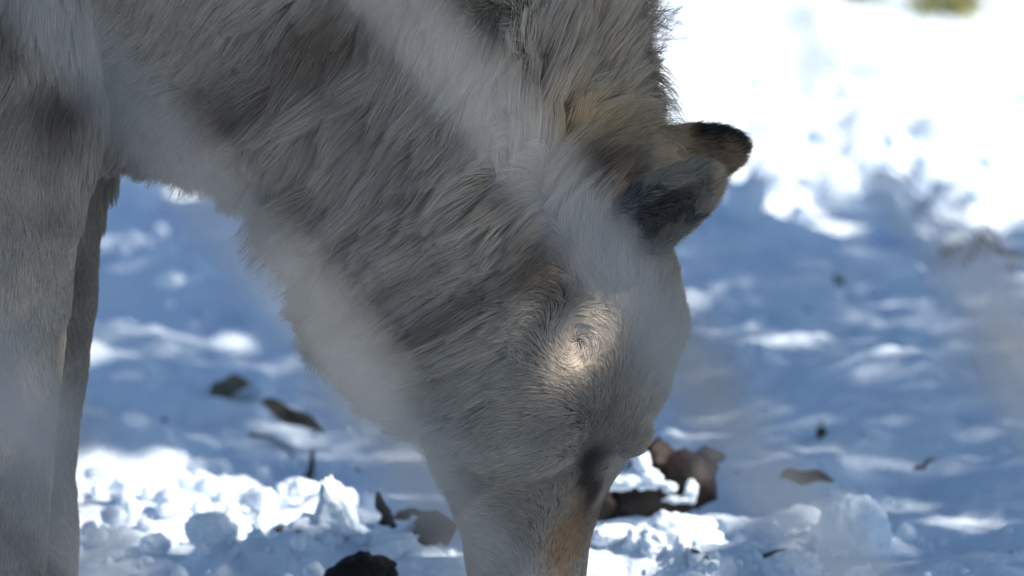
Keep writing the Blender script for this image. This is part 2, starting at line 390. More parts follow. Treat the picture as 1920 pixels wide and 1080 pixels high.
def strands(pos, nr, ti, jit):
    k = len(pos); x, y = to_px(pos); gf = guide_field(x, y); r = reg[ti]
    n1 = noise(pos / 0.034, 71); n2 = noise(pos / 0.012, 72)
    ang = n1 * 0.40 + n2 * 0.30 + rng.normal(size=k) * jit
    d = gf[:, :2] / (np.linalg.norm(gf[:, :2], axis=1)[:, None] + 1e-6)
    dx, dy = x - WH[0], y - WH[1]; rad = np.hypot(dx, dy) + 1e-3; wm_ = np.exp(-(rad / 78.0) ** 4)
    sw = np.stack([-dy / rad - 0.25 * dx / rad, dx / rad - 0.25 * dy / rad], 1)
    d = d * (1 - wm_)[:, None] + sw * wm_[:, None]
    ca, sa = np.cos(ang), np.sin(ang); d = np.stack([d[:, 0] * ca - d[:, 1] * sa, d[:, 0] * sa + d[:, 1] * ca], 1)
    D = RIGHT * d[:, :1] - UP * d[:, 1:]
    # ears: fur runs along the shell from base to tip
    eax = [at(1345, 318, -.085) - at(1205, 425, -.06), at(1396, 268, .06) - at(1225, 318, .05)]
    for q in (1, 2):
        D[r == q] = eax[q - 1] / np.linalg.norm(eax[q - 1]) + rng.normal(size=((r == q).sum(), 3)) * 0.25
    Tg = D - nr * (D * nr).sum(1)[:, None]; Tg /= np.linalg.norm(Tg, axis=1)[:, None] + 1e-6
    ln = gf[:, 2] * 0.001 * (1 + 0.22 * n1 + rng.normal(size=k) * 0.16); lift = np.radians(gf[:, 3] * (1 + 0.35 * n2 + rng.normal(size=k) * 0.15))
    nap = np.clip((x - 1080) / 60, 0, 1) * np.clip((300 - y) / 60, 0, 1)
    ln = ln * (1 + nap * (0.45 * noise(pos / 0.007, 75) + 0.2)); lift = lift * (1 + nap * (0.1 + 0.5 * noise(pos / 0.008, 76)))
    ln = np.where(wm_ > 0.3, 0.008 + 0.00008 * rad, ln)
    ln = np.where(r > 0, 0.0095 * (1 + 0.3 * rng.normal(size=k)), ln); lift = np.where(r > 0, np.radians(26) * (1 + .4 * rng.normal(size=k)), lift)
    ln = np.clip(ln, 0.003, 0.09)
    # march: direction starts lifted, then settles along the skin and sags a little
    pts = np.zeros((k, NP, 3)); p = pos.copy(); pts[:, 0] = p
    for i in range(1, NP):
        u = i / (NP - 1); lf = lift * (1.35 - 0.85 * u)
        dr = Tg * np.cos(lf)[:, None] + nr * np.sin(lf)[:, None]
        dr[:, 2] -= 0.35 * u * np.clip(ln / 0.05, 0, 1); dr /= np.linalg.norm(dr, axis=1)[:, None]
        p = p + dr * (ln / (NP - 1))[:, None]; pts[:, i] = p
    return pts, x, y, ln
def clump_guides(mult):
    pos, nr, ti = sample(lam * mult); return pos, strands(pos, nr, ti, 0.16)[0]
pos, nr, ti = sample(lam); pts, sx_, sy_, sl_ = strands(pos, nr, ti, 0.17)

ts = np.linspace(0, 1, NP)
def near_idx(src, pts_):
    kd = kdtree.KDTree(len(src))
    for i, c in enumerate(src): kd.insert(c, i)
    kd.balance(); return np.array([kd.find(p)[1] for p in pts_])
soft = np.clip((sl_ - 0.010) / 0.025, 0.35, 1.0)                      # short face and leg fur hardly clumps
nape = np.clip((sx_ - 1040) / 90, 0, 1) * np.clip((330 - sy_) / 60, 0, 1)
prev_pos = pos; chain = None
for spacing, strength, power, np_f, spread in ((0.0034, 0.60, 1.3, 1.5, 0.16), (0.0095, 0.46, 1.3, 1.2, 0.50), (0.026, 0.42, 1.2, 0.15, 0.85)):
    mult = 1.0 / (np.maximum(dens, 1) * spacing ** 2)
    mult = np.where(short < 22, mult * 2.2, mult); mult = np.where(reg > 0, mult * 4, mult)
    cpos, cnr, cti = sample(lam * mult); cpts = strands(cpos, cnr, cti, 0.20)[0]
    up_i = near_idx(cpos, prev_pos); chain = up_i if chain is None else up_i[chain]; prev_pos = cpos
    ci = chain
    w = strength * (0.6 + 0.8 * rng.random(len(cpos)))[ci] * soft * (1 + (np_f - 1) * nape)
    if spread == 0.50: spread = 0.50 - 0.22 * (np.clip((sx_ - 640) / 150, 0, 1) * np.clip((1100 - sx_) / 80, 0, 1) * np.clip((sy_ - 360) / 100, 0, 1) * np.clip((860 - sy_) / 80, 0, 1))[:, None, None]
    tgt = cpts[ci] + (pos - cpos[ci])[:, None] * spread
    f = np.clip(w[:, None] * ts[None] ** power, 0, 0.92)[..., None]
    pts = pts * (1 - f) + tgt * f
# colours
def col_field(pos, x, y, ti):
    k = len(pos); r = reg[ti]
    c = np.tile(np.array((0.47, 0.398, 0.322)), (k, 1))
    pn = fbm(pos / 0.03, 3, 81); c *= (1 + 0.20 * pn)[:, None]
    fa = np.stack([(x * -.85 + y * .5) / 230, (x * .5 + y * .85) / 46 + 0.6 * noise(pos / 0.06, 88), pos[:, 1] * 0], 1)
    fold = np.clip(noise(fa, 86) * 1.3 + 0.5 * noise(fa * 2.3 + 4, 87) - 0.05, 0, 1) * np.clip((1060 - x) / 150, 0, 1) * np.clip((x - 330) / 120, 0, 1)  # dark creases between fur folds, put into the coat colour as brown streaks
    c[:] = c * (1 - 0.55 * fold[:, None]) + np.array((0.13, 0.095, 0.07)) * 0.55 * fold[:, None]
    warp = noise(pos / 0.02, 83) * 18
    def put(cx_, cy_, rx, ry, col, s, rot=0.0):
        ca, sa = math.cos(math.radians(rot)), math.sin(math.radians(rot))
        ux = ((x - cx_ + warp) * ca + (y - cy_) * sa) / rx; uy = (-(x - cx_ + warp) * sa + (y - cy_) * ca) / ry
        w = (s * np.exp(-(ux * ux + uy * uy) ** 1.3))[:, None]; c[:] = c * (1 - w) + np.array(col) * w
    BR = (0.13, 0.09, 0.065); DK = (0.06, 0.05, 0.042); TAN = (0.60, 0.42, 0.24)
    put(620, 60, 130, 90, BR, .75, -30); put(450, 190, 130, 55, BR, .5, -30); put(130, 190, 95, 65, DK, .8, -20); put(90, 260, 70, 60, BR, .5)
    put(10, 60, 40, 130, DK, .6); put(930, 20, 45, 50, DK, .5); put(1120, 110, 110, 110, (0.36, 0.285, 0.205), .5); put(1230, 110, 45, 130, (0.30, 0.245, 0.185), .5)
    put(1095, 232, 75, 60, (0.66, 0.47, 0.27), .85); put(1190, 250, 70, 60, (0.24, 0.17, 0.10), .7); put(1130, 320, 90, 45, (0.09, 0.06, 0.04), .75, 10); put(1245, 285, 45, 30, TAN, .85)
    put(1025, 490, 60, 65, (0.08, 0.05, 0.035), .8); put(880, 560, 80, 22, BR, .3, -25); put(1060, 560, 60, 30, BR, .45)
    put(1085, 650, 65, 80, (0.66, 0.57, 0.48), .7); put(1240, 620, 60, 130, (0.38, 0.34, 0.27), .5)  # first patch paints the sunlit cheek as paler fur
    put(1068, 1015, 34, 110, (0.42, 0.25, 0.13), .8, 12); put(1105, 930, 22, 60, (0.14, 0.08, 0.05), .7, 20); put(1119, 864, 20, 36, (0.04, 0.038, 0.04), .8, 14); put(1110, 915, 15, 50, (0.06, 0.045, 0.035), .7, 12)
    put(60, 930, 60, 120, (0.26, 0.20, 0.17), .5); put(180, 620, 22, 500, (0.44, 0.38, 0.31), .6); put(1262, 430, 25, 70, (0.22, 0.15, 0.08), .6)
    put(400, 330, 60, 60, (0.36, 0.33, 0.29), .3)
    # near ear: grey rim and back, dark hollow; far ear: black with a tan fringe
    q = r == 1
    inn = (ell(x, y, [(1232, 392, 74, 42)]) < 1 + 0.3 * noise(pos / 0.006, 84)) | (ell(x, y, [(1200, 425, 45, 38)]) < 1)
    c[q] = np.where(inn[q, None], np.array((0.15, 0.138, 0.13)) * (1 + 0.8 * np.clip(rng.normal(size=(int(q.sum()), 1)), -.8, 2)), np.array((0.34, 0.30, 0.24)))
    q = r == 2
    lowr = (y - 228) / 100 + 0.25 * noise(pos / 0.005, 85) - (x - 1330) / 500
    w = np.clip((lowr - 0.34 + 0.12 * rng.normal(size=k)) * 2.2, 0, 1)[:, None]; w2 = np.clip((1290 - x) / 30, 0, 1)[:, None]
    ce = np.array((0.026, 0.024, 0.023)) * (1 - w) + np.array((0.33, 0.215, 0.135)) * w
    c[q] = (ce * (1 - w2) + np.array(TAN) * w2)[q]
    return np.clip(c, 0.01, 0.85)
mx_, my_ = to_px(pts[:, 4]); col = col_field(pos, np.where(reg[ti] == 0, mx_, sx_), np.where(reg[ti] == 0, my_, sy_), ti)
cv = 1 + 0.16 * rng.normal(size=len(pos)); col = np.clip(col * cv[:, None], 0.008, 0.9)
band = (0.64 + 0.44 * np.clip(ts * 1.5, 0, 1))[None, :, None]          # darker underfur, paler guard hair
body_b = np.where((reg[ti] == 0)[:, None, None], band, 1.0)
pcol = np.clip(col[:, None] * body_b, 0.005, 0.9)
rad0 = np.where(sl_ > 0.025, 0.00015, np.where(sl_ > 0.012, 0.00013, 0.00012))
prad = rad0[:, None] * (1.0 - 0.82 * ts ** 2.2)[None]
m, t, b = mat('wolf_fur'); b.inputs['Roughness'].default_value = 0.65; b.inputs['Specular IOR Level'].default_value = 0.12
an = t.nodes.new('ShaderNodeAttribute'); an.attribute_name = 'fur_colour'
t.links.new(an.outputs['Color'], b.inputs['Base Color'])
M_FUR = m
def fur_object(name, sel, label=None):
    n_ = int(sel.sum()); hc = bpy.data.hair_curves.new(name); hc.add_curves([NP] * n_)
    hc.attributes['position'].data.foreach_set('vector', (pts[sel] - W0).astype(np.float32).ravel())
    ra = hc.attributes.get('radius') or hc.attributes.new('radius', 'FLOAT', 'POINT')
    ra.data.foreach_set('value', prad[sel].astype(np.float32).ravel())
    ca = hc.attributes.new('fur_colour', 'FLOAT_COLOR', 'POINT')
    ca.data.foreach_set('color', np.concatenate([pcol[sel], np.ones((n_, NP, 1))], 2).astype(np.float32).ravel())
    hc.materials.append(M_FUR); o = link(name, hc, wolf)
    if label: o['label'] = label
    return o
rr = reg[ti]
fur_object('coat', rr == 0)
fur_object('ear_fur', rr == 1, 'grey-rimmed near ear with dark hollow')
fur_object('ear_fur', rr == 2, 'black far ear with tan fringe')

# ------------------------------------------------------------------ unseen spruce added at right, its crown shaped to shade the wolf
LIT_G = [(370, 400, 120, 26), (230, 470, 75, 24), (275, 550, 110, 22), (420, 535, 95, 28), (330, 620, 60, 12),
         (300, 890, 170, 34), (470, 925, 200, 45), (620, 975, 80, 40), (560, 1010, 90, 18), (300, 1000, 120, 18),
         (1405, 685, 75, 14), (1300, 665, 40, 14), (1585, 727, 80, 14), (1600, 592, 70, 10), (1300, 800, 60, 14),
         (1290, 985, 95, 50), (1215, 890, 60, 40), (1650, 1010, 30, 40), (1180, 1035, 60, 14), (860, 1060, 90, 16),
         (1560, 420, 90, 16), (1800, 440, 130, 22), (1870, 390, 80, 20), (1440, 400, 120, 25)]
NL = 98000
g = np.stack([rng.uniform(-1.55, 0.95, NL), rng.uniform(-1.4, 2.7, NL), np.zeros(NL)], 1)
tt = rng.uniform(2.3, 3.3, NL) + 0.35 * noise(g / 0.5, 61)
L = g + SUN * tt[:, None]
px, py = to_px(g)
nz_ = noise(g / 0.13, 62)
thin = np.clip(noise(g / np.array((0.11, 0.16, 1)) + 2.2, 64) * 1.6 - 0.25, 0, 1)
keep = ell(px, py, LIT_G) > 0.9 + 0.35 * nz_ + rng.uniform(-.75, .85, NL)
far_edge = 385 + 45 * noise(np.stack([px / 90, py * 0, py * 0], 1), 63) - np.clip((900 - px) / 900, 0, 1) * 90
keep &= py > far_edge + rng.normal(size=NL) * 16
keep &= rng.random(NL) > 0.62 * thin
from mathutils.bvhtree import BVHTree
GAPS = []
bvh = BVHTree.FromPolygons([Vector(v_) for v_ in V_BODY], F_BODY)
for hx, hy, hr, up_ in ((1128, 588, .011, .007), (1120, 612, .012, .007), (1104, 640, .008, .007), (-35, 845, .011, .004)):   # sun flecks on cheek and foreleg
    d_ = ray(hx, hy); h_ = bvh.ray_cast(Vector(CAM), Vector(d_ / np.linalg.norm(d_)))
    q = np.array(h_[0]) - np.array((0, up_, 0)); v_ = L - q; v_ = v_ - (v_ @ SUN)[:, None] * SUN
    keep &= np.linalg.norm(v_, axis=1) > hr + .012; GAPS.append((q, hr + .012))
v_ = L - np.array((0.088, 0.625, 0.028)); v_ = v_ - (v_ @ SUN)[:, None] * SUN
keep &= np.linalg.norm(v_, axis=1) > .05; GAPS.append((np.array((0.088, 0.625, 0.028)), .05))
for hx, hy, hz, hr in ((1265, 1030, .03, .052), (1200, 985, .035, .036), (1205, 985, .05, .03), (640, 985, .02, .022), (600, 1000, .01, .03), (500, 960, .02, .05), (400, 940, .02, .05), (300, 920, .02, .05), (215, 915, .015, .03), (560, 985, .02, .045), (330, 985, .015, .03), (430, 985, .02, .05), (250, 960, .02, .04), (490, 1015, .015, .025), (1640, 1045, .03, .008)):
    q = ground_pt(hx, hy) + np.array((0, 0, hz)); v_ = L - q; v_ = v_ - (v_ @ SUN)[:, None] * SUN
    keep &= np.linalg.norm(v_, axis=1) > hr; GAPS.append((q, hr))
L = L[keep]
tree = link('shade_spruce', None); tr_base = np.array((1.35, 1.75, gh(1.35, 1.75)))
tree.location = tr_base
tag(tree, 'unseen dark green spruce added to the right, low boughs shaped to shade the wolf', 'tree')
n = len(L); a = rng.normal(size=(n, 3)); a[:, 2] *= 0.5; a /= np.linalg.norm(a, axis=1)[:, None]
b_ = np.cross(a, rng.normal(size=(n, 3))); b_ /= np.linalg.norm(b_, axis=1)[:, None]
la = rng.uniform(.018, .034, n)[:, None] * a; lb = rng.uniform(.008, .013, n)[:, None] * b_
V = np.stack([L - la, L + lb - 0.2 * la, L + la, L - lb - 0.2 * la], 1).reshape(-1, 3) - tr_base
F = np.arange(4 * n).reshape(-1, 4)
cr = link('crown', mesh_from('crown', V, F, M_NEEDLE, False), tree); cr['kind'] = 'stuff'
TT = [(0, 0, -0.1), (0.02, 0, 0.8), (-0.03, 0.03, 2.2), (0.02, 0, 3.8), (0, 0, 5.6)]
v, f = tube(spline(TT, 20), np.linspace(.15, .03, 20), 14)
link('trunk', mesh_from('trunk', v, f, M_TRUNK), tree)
lp_, lpy = to_px(L - SUN * (L[:, 2] / SUN[2])[:, None])
for k in range(16):
    for _ in range(80):                  # a bough that leaves the sunlit gaps open
        tgt = L[rng.integers(n)] - tr_base; z0 = 1.2 + 0.1 * k
        mid = (np.array((0, 0, z0)) + tgt) / 2 + np.array((0, 0, 0.12))
        q = spline([(0, 0, z0), mid, tgt], 10); qf = spline(q, 120) + tr_base; free = True
        for gq, gr in GAPS:
            dv = qf - gq; dv = dv - (dv @ SUN)[:, None] * SUN
            if np.linalg.norm(dv, axis=1).min() < gr + .02: free = False; break
        if free: break
    else: continue
    q = spline([(0, 0, z0), mid, tgt], 10); v, f = tube(q, np.linspace(.03, .006, 10), 7)
    link('limb', mesh_from('limb', v, f, M_TRUNK), tree)
for k in range(26):                      # upper whorls of the same tree
    z0 = 3.0 + 2.6 * k / 26; an = k * 2.4; ln = (6.0 - z0) * 0.42
    tip = np.array((math.cos(an) * ln, math.sin(an) * ln, z0 - 0.15 * ln))
    q = spline([(0, 0, z0), tip * np.array((.5, .5, 1)) + np.array((0, 0, .08)), tip], 8)
    v, f = tube(q, np.linspace(.02, .004, 8), 6)
    lo = link('limb', mesh_from('limb', v, f, M_TRUNK), tree)
    m_ = 260; u = rng.uniform(0.15, 1, m_); c = np.array((0, 0, z0)) * (1 - u)[:, None] + tip * u[:, None] + rng.normal(size=(m_, 3)) * np.array((.09, .09, .04))
    a = rng.normal(size=(m_, 3)) * .035; b_ = rng.normal(size=(m_, 3)) * .012
    V = np.stack([c - a, c + b_, c + a, c - b_], 1).reshape(-1, 3)
    so = link('needle_spray', mesh_from('needle_spray', V, np.arange(4 * m_).reshape(-1, 4), M_NEEDLE, False), lo); so['kind'] = 'stuff'

yb = np.array((0.62, -3.62, gh(0.62, -3.62)))  # unseen sapling, added so its needles shade chosen stretches of wire
young = link('shade_sapling', None); young.location = yb
tag(young, 'unseen young spruce added beside the fence to shade parts of its wires', 'tree')
v, f = tube(spline([(0, 0, -.05), (.01, 0, .5), (0, .01, 1.1), (0, 0, 1.75)], 14), np.linspace(.022, .005, 14), 8)
link('trunk', mesh_from('trunk', v, f, M_TRUNK), young)
YL = []
for seg, dn in (([(-60, -150), (75, 0), (215, 165)], 1000), ([(1130, 490), (1175, 555), (1215, 610)], 330), ([(1240, 640), (1330, 760)], 110), ([(10, 700), (80, 810)], 110)):
    for i in range(dn):
        u = rng.random() * (len(seg) - 1); q = int(u); a_, b__ = np.array(seg[q]) * (1 - u + q) + np.array(seg[q + 1]) * (u - q)
        YL.append(at(a_, b__, FY) + SUN * rng.uniform(.55, .85) + rng.normal(size=3) * .006)
YL = np.array(YL)
for i in range(10):
    tgt = YL[rng.integers(len(YL))] - yb; q = spline([(0, 0, max(tgt[2] - .15, .3)), tgt * np.array((.5, .5, 1)) - np.array((0, 0, .04)), tgt], 8)
    v, f = tube(q, np.linspace(.006, .002, 8), 6); link('limb', mesh_from('limb', v, f, M_TRUNK), young)
XL = np.array([(math.cos(a_) * r_, math.sin(a_) * r_, z_) for a_, r_, z_ in zip(rng.uniform(-1.4, 1.4, 2500), rng.random(2500), rng.uniform(.2, 1.7, 2500))])
XL[:, :2] *= (.42 * (1.85 - XL[:, 2]) / 1.6)[:, None]; XL = XL + yb
sh_x, sh_y = to_px(XL - SUN * ((XL[:, 1] - FY) / SUN[1])[:, None]); XL = XL[~((sh_x > -150) & (sh_x < 2100) & (sh_y > -150) & (sh_y < 1250))]; YL = np.vstack([YL, XL])
n = len(YL); a = rng.normal(size=(n, 3)); a /= np.linalg.norm(a, axis=1)[:, None]; b_ = np.cross(a, rng.normal(size=(n, 3))); b_ /= np.linalg.norm(b_, axis=1)[:, None]
V = np.stack([YL - a * .010, YL + b_ * .0035, YL + a * .010, YL - b_ * .0035], 1).reshape(-1, 3) - yb
co = link('crown', mesh_from('crown', V, np.arange(4 * n).reshape(-1, 4), M_NEEDLE, False), young); co['kind'] = 'stuff'

# ------------------------------------------------------------------ things lying in the snow
def chunk(name, px_, py_, size, label, cat, m=M_SNOW, seed=1, parts=None, facet=False, sink=0.3, rot=0.0, amp=0.20, group=None, lift=0.0):
    """px_,py_: where its foot stands in the photo; size in photo pixels at the wolf"""
    base = ground_pt(px_, py_); s = np.asarray(size) * MM / 2 * (np.linalg.norm(base - CAM) / 5.0)
    V, F = ico(5, (0, 0, s[2] * (1 - sink) + lift), s, seed, amp, 1.5, rot, facet)
    if parts:
        ps = [(V, F)] + [ico(4, np.array((a, b_, c)) * MM, np.array((r, r * 0.9, r * 0.85)) * MM, seed + i + 1, 0.26, 1.5, i * 1.3, facet) for i, (a, b_, c, r) in enumerate(parts)]
        V, F = merge(ps)
    o = link(name, mesh_from(name, V, F, m, not facet or True)); o.location = base
    return tag(o, label, cat, group)
chunk('snow_clump', 1265, 1035, (165, 130, 80), 'bright sunlit snow clump right of the muzzle, below the dark bark', 'snow clump', seed=4,
      parts=[(-72, -20, 22, 34), (-35, -60, 18, 34), (35, -30, 40, 42), (75, -20, 18, 30), (-15, 20, 44, 38), (20, -70, 12, 24), (98, 0, 8, 16), (10, -30, 50, 26), (-50, -40, 40, 20)])
chunk('snow_lump', 1600, 1050, (125, 110, 140), 'rounded upright snow lump near the lower right corner', 'snow lump', seed=9, amp=0.11, parts=[(46, -5, 50, 26), (-40, -20, 20, 40)])
chunk('snow_lump', 1490, 1085, (110, 80, 60), 'low brownish snow lump at the bottom edge, left of the upright lump', 'snow lump', seed=12)
chunk('snow_lump', 1560, 1100, (170, 100, 60), 'flat white snow lump cut by the bottom edge below the upright lump', 'snow lump', seed=13)
def slab(px_, py_, outline, depth, label, seed):
    """a hard snow piece: outline of its face (photo pixels at its own distance) with real depth"""
    g0 = ground_pt(px_, py_); bm = bmesh.new(); n_ = len(outline); mid = np.mean([at(a, b_, g0[1]) for a, b_ in outline], 0)
    fr = []; bk = []
    for a, b_ in outline:
        p = at(a, b_, g0[1]); fr.append(bm.verts.new(tuple(p - g0 + np.array((0, -depth / 2, 0))))); bk.append(bm.verts.new(tuple(mid + (p - mid) * .86 - g0 + np.array((.004, depth / 2, .002)))))
    bm.faces.new(fr); bm.faces.new(bk[::-1])
    for i in range(n_): bm.faces.new((fr[(i + 1) % n_], fr[i], bk[i], bk[(i + 1) % n_]))
    bmesh.ops.recalc_face_normals(bm, faces=bm.faces)
    bmesh.ops.bevel(bm, geom=bm.edges[:], offset=.0028, segments=2, affect='EDGES')
    bmesh.ops.triangulate(bm, faces=bm.faces); bmesh.ops.subdivide_edges(bm, edges=bm.edges[:], cuts=3, use_grid_fill=True)
    V = np.array([v_.co[:] for v_ in bm.verts]); F = [[v_.index for v_ in f_.verts] for f_ in bm.faces]; bm.free()
    V = V + 0.0022 * np.stack([fbm(V / .011, 3, seed + q) for q in range(3)], 1)
    o = link('snow_slab', mesh_from('snow_slab', V, F, M_SNOW)); o.location = g0; return tag(o, label, 'snow chunk')
slab(630, 1000, [(588, 1010), (592, 930), (604, 892), (622, 905), (648, 938), (668, 985), (672, 1012)], .024, 'upright wedge of hard snow standing at the end of the sunlit rubble', 121)
slab(610, 1010, [(520, 1000), (545, 975), (600, 968), (650, 985), (678, 992), (680, 1012), (600, 1018), (530, 1012)], .022, 'long low bar of sunlit snow at the foot of the upright wedge', 131)
slab(735, 1045, [(680, 1050), (690, 1010), (730, 996), (778, 986), (788, 1005), (770, 1030), (730, 1052)], .03, 'flat shaded snow slab tilted up against the muzzle', 141)
chunk('snow_lump', 560, 965, (110, 80, 75), 'rounded snow lump just left of the upright wedge', 'snow lump', seed=24, parts=[(40, -10, 40, 26)])
chunk('snow_lump', 600, 905, (70, 60, 40), 'small shaded snow lump behind the upright wedge', 'snow lump', seed=25)
chunk('snow_lump', 400, 1020, (90, 70, 70), 'round snow lump in the middle of the sunlit rubble', 'snow lump', seed=26)
chunk('snow_lump', 290, 1040, (60, 60, 45), 'small blue snow lump nearest the front legs', 'snow lump', seed=27)
chunk('snow_lump', 195, 905, (80, 60, 40), 'sunlit snow lump touching the far front leg', 'snow lump', seed=28)
chunk('snow_lump', 440, 925, (80, 60, 36), 'low sunlit snow lump at the back of the rubble', 'snow lump', seed=29)
chunk('snow_lump', 830, 1085, (180, 70, 50), 'broad snow lump under the muzzle at the bottom edge', 'snow lump', seed=30)
chunk('snow_lump', 1160, 1020, (110, 70, 40), 'grey snow lump between the muzzle and the bright clump', 'snow lump', seed=31, parts=[(-30, -10, 14, 26)])
chunk('snow_lump', 490, 1075, (150, 80, 40), 'low blue snow lump at the bottom edge left of the black lump', 'snow lump', seed=32)
chunk('black_lump', 680, 1100, (130, 80, 70), 'black knobbly lump of rotten wood cut by the bottom edge', 'wood', M_BLACK, 33, parts=[(-45, 0, 18, 30), (40, 0, 22, 30), (0, -10, 40, 34)])
def rubble(zones, label):
    P = []
    for zx, zy, wx_, wy_, cnt, smin, smax in zones:
        for i in range(cnt):
            g0 = ground_pt(zx + rng.normal() * wx_, zy + rng.normal() * wy_); r = (smin + (smax - smin) * rng.random() ** 2.2) * MM / 2
            P.append(ico(2, g0 + np.array((0, 0, r * .35)), r * rng.uniform(.7, 1.3, 3), int(rng.integers(1, 400)), .24, 1.4, rng.uniform(0, 6), False))
    o = link('snow_rubble', mesh_from('snow_rubble', *merge(P), M_SNOW)); return tag(o, label, 'snow rubble', kind='stuff')
rubble([(330, 930, 120, 22, 70, 10, 60), (470, 960, 120, 30, 90, 10, 64), (400, 1020, 150, 30, 80, 8, 50), (620, 1010, 90, 25, 50, 8, 40), (1230, 1040, 110, 22, 60, 6, 34), (1500, 1050, 160, 25, 50, 6, 44), (1560, 960, 200, 50, 40, 5, 26), (480, 880, 130, 30, 40, 8, 40), (1620, 370, 190, 40, 90, 30, 120), (1600, 200, 240, 80, 70, 20, 80), (350, 480, 120, 60, 40, 20, 70), (1560, 640, 220, 90, 60, 8, 36)], 'crumbled snow scattered over the foreground')
# bark piece with snow on it
bp = ground_pt(1215, 985); Dp = np.linalg.norm(bp - CAM) / 5.0
bark = link('bark_piece', None); bark.location = bp
tag(bark, 'broken dark brown bark piece capped with snow, beside the muzzle', 'bark')
def lx(px_, py_, dy=0.0): return np.array(at(px_, py_, bp[1] + dy)) - bp
Q = spline([np.append(lx(1100, 950), .016), np.append(lx(1160, 945, .01), .017), np.append(lx(1230, 925), .021), np.append(lx(1290, 905, -.01), .021), np.append(lx(1325, 905), .011)], 22)
v, f = tube(Q[:, :3], Q[:, 3], 14); v = np.array(v); v = v + 0.004 * np.stack([fbm(v / .012, 3, 91 + q) for q in range(3)], 1)
link('wood', mesh_from('wood', v, f, M_BARK), bark)
for q, (pts_, rad_) in enumerate((([(1300, 900), (1325, 870), (1342, 845)], (.014, .011, .007)), ([(1280, 890), (1295, 862), (1300, 850)], (.016, .012, .006)), ([(1215, 900), (1232, 865), (1222, 832)], (.018, .014, .007)), ([(1240, 900), (1247, 872), (1252, 852)], (.012, .009, .004)))):
    Q = spline([np.append(lx(*p), r_) for p, r_ in zip(pts_, rad_)], 10); v, f = tube(Q[:, :3], Q[:, 3], 10); v = np.array(v); v = v + 0.003 * np.stack([fbm(v / .01, 2, 95 + q + w_) for w_ in range(3)], 1)
    link('splinter', mesh_from('splinter', v, f, M_BARK), bark)
for q, (x_, y_, r_) in enumerate(((1202, 868, (19, 18, 24)), (1216, 893, (25, 18, 17)), (1186, 898, (22, 18, 18)), (1165, 905, (30, 26, 18)), (1215, 905, (34, 24, 14)), (1295, 922, (14, 12, 20)), (1270, 935, (24, 12, 8)), (1255, 915, (16, 14, 10)))):
    v, f = ico(3, lx(x_, y_, -0.034), np.array(r_) * MM, 50 + q, 0.42); link('snow_cap', mesh_from('snow_cap', v, f, M_SNOW), bark)
# dark stubs left of the muzzle
def stub(name, px_, py_, pts_, label, m=M_BLACK, cat='wood'):
    g0 = ground_pt(px_, py_)
    P = [np.append(np.array(at(a, b_, g0[1] + dy)) - g0, r * MM) for a, b_, r, dy in pts_]; Q = spline(P, 14)
    v, f = tube(Q[:, :3], Q[:, 3], 10); v = np.array(v); v = v + 0.002 * np.stack([fbm(v / .008, 3, 101 + q) for q in range(3)], 1)
    o = link(name, mesh_from(name, v, f, m)); o.location = g0; return tag(o, label, cat)
stub('wood_stub', 720, 990, [(735, 1000, 16, 0), (722, 965, 16, 0), (712, 935, 9, 0), (709, 918, 3, 0)], 'dark pointed wood splinter standing left of the muzzle')
stub('wood_stub', 770, 985, [(725, 985, 13, 0), (755, 972, 15, .01), (790, 968, 18, .01), (830, 985, 20, 0)], 'short dark wood piece lying between splinter and muzzle')
stub('wood_chunk', 815, 1040, [(770, 1035, 14, 0), (795, 1005, 30, 0), (815, 985, 34, 0), (850, 1000, 24, 0)], 'dark brown wood chunk half hidden behind the muzzle', M_BARK)
# dead leaves
def leaf(px_, py_, ln, wd, rot, tilt, label, m=M_LEAF, curl=0.3, lift=0.004):
    g0 = ground_pt(px_, py_); s = MM * np.linalg.norm(g0 - CAM) / 5.0; V = []; F = []; n = 12; mm_ = 5
    for i in range(n + 1):
        u = i / n; w = wd * s * 0.5 * (math.sin(math.pi * u ** 0.85) ** 0.8) + 0.0004
        for j in range(mm_):
            q = j / (mm_ - 1) * 2 - 1
            V.append(((u - .5) * ln * s, q * w * (1 + .12 * math.sin(9 * u + q)), curl * w * q * q + curl * ln * s * 0.25 * (u - .5) ** 2 * 4 + 0.0012 * math.sin(11 * u)))
    for i in range(n):
        for j in range(mm_ - 1): F.append((i * mm_ + j, i * mm_ + j + 1, (i + 1) * mm_ + j + 1, (i + 1) * mm_ + j))
    me_ = mesh_from('dead_leaf', V, F, m); o = link('dead_leaf', me_); md_ = o.modifiers.new('thickness', 'SOLIDIFY'); md_.thickness = 0.0006
    o.location = g0 + np.array((0, 0, lift)); o.rotation_euler = (R(tilt), R(rot), 0)
    return tag(o, label, 'leaf')
leaf(1512, 922, 105, 90, 2, 6, 'olive brown dead leaf lying flat on blue snow at right', lift=0.006)
leaf(434, 742, 84, 96, -24, 16, 'pale brown dead leaf on blue snow behind the throat', M_LEAF, .35, .001)
leaf(545, 796, 135, 62, 24, 22, 'dark curled dead leaf sticking out of the snow under the throat', M_LEAFD, .4, .002)
leaf(1735, 896, 46, 24, -32, 10, 'thin dry leaf sliver on snow near the right edge', lift=0.008)
leaf(540, 620, 60, 50, 4, 6, 'small dark leaf half under snow beside the throat fur', M_LEAFD, .2, .005)
leaf(1535, 825, 24, 40, 60, 30, 'tiny dark leaf scrap on blue snow above the flat olive leaf', M_LEAFD)
leaf(1570, 540, 30, 40, 40, 10, 'small dark leaf scrap far back on the shaded snow', M_LEAFD)
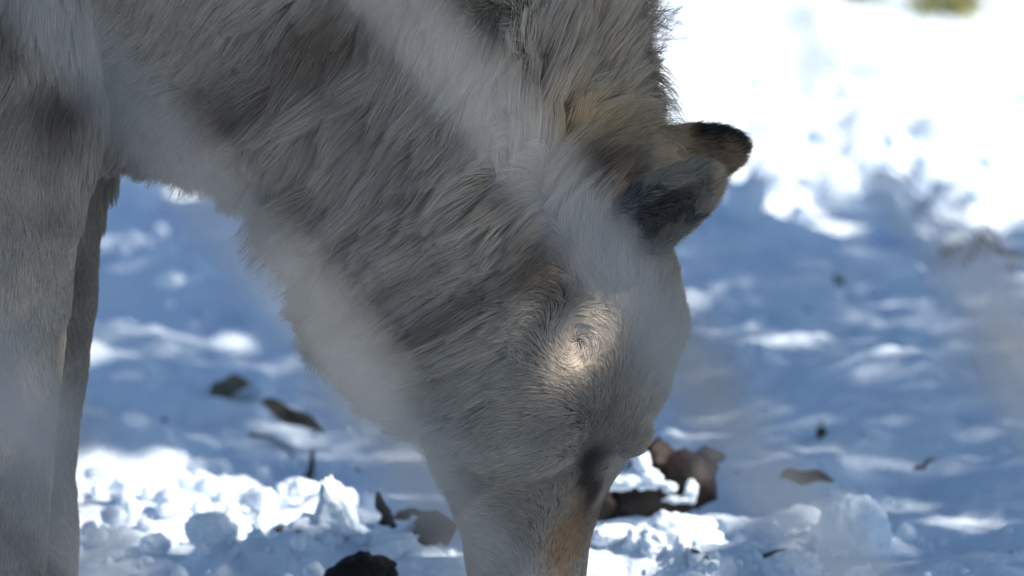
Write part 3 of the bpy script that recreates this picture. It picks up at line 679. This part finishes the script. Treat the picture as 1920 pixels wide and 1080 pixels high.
# twigs
def twig(pts_, r, label, name='twig'):
    W = []
    for a, b_, z in pts_:
        p = ground_pt(a, b_); p[2] += z; W.append(p)
    g0 = W[0]; Q = spline(np.array(W) - g0, 20); Q = Q + 0.0015 * np.stack([noise(Q / .02 + 9, 111 + q) for q in range(3)], 1)
    v, f = tube(Q, np.linspace(r, r * .45, 20), 7)
    o = link(name, mesh_from(name, v, f, M_TWIG)); o.location = g0; return tag(o, label, 'twig')
twig([(470, 822, .003), (505, 830, .003), (540, 850, .002), (562, 872, .001)], .0015, 'thin dark bowed twig in blue snow above the rubble')
twig([(385, 900, .001), (402, 890, .005), (425, 878, .007)], .0013, 'short dark twig poking up behind the sunlit rubble')
twig([(575, 912, .002), (585, 895, .010), (588, 880, .014)], .0032, 'stubby dark twig beside the upright snow wedge')
twig([(1770, 482, .006), (1830, 500, .022), (1880, 512, .016), (1930, 505, .01)], .0032, 'long dark twig on snow at the right edge')
twig([(1815, 505, .006), (1850, 488, .030), (1890, 515, .004)], .0026, 'arched thin twig crossing the long twig at the right edge')
twig([(1432, 1052, .003), (1466, 1047, .005), (1505, 1050, .003)], .0016, 'thin twig lying in snow left of the low brownish lump')
twig([(1300, 1040, .003), (1320, 1052, .004), (1330, 1060, .003)], .0016, 'tiny dark twig at the foot of the bright snow clump')
twig([(520, 1004, .004), (545, 1010, .006), (570, 1016, .004)], .0018, 'dark twig under the long bar of sunlit snow')
DB = []
for i in range(46):                       # crumbs of bark and leaf litter
    a_, b__ = (rng.uniform(1300, 1920), rng.uniform(480, 1060)) if i < 24 else (rng.uniform(170, 800), rng.uniform(620, 1070))
    g0 = ground_pt(a_, b__); r = rng.uniform(2, 7) * MM * np.linalg.norm(g0 - CAM) / 5
    DB.append(ico(1, g0 + np.array((0, 0, r * .3)), np.array((1.6, 1.0, .6)) * r, i + 1, .3, 1.5, rng.uniform(0, 6)))
tag(link('bark_litter', mesh_from('bark_litter', *merge(DB), M_TWIG)), 'tiny dark crumbs of bark scattered on the snow', 'litter', kind='stuff')
# grass showing through far back
def grass(px_, py_, w, d, nb_, label):
    g0 = ground_pt(px_, py_); V = []; F = []
    for i in range(nb_):
        bx, by = rng.normal() * w, rng.normal() * d; h = rng.uniform(.02, .06); an_ = rng.uniform(0, 6.28); le = rng.uniform(.02, .06); wd_ = .0022
        bz = gh(g0[0] + bx, g0[1] + by) - g0[2] - .004; q = np.array((math.cos(an_), math.sin(an_), 0)); s_ = np.array((-q[1], q[0], 0)) * wd_; b0 = np.array((bx, by, bz)); o_ = len(V)
        V += [b0 - s_, b0 + s_, b0 + q * le * .5 + np.array((0, 0, h)) + s_ * .7, b0 + q * le * .5 + np.array((0, 0, h)) - s_ * .7, b0 + q * le + np.array((0, 0, h * .9))]
        F += [(o_, o_ + 1, o_ + 2, o_ + 3), (o_ + 3, o_ + 2, o_ + 4)]
    o = link('grass_patch', mesh_from('grass_patch', V, F, M_GRASS, False)); o.location = g0; return tag(o, label, 'grass', kind='stuff')
grass(1785, 18, .026, .022, 90, 'yellow-green grass patch showing through bright snow at top right')
grass(1630, -4, .02, .05, 60, 'small faint grass patch left of the larger one at the top')
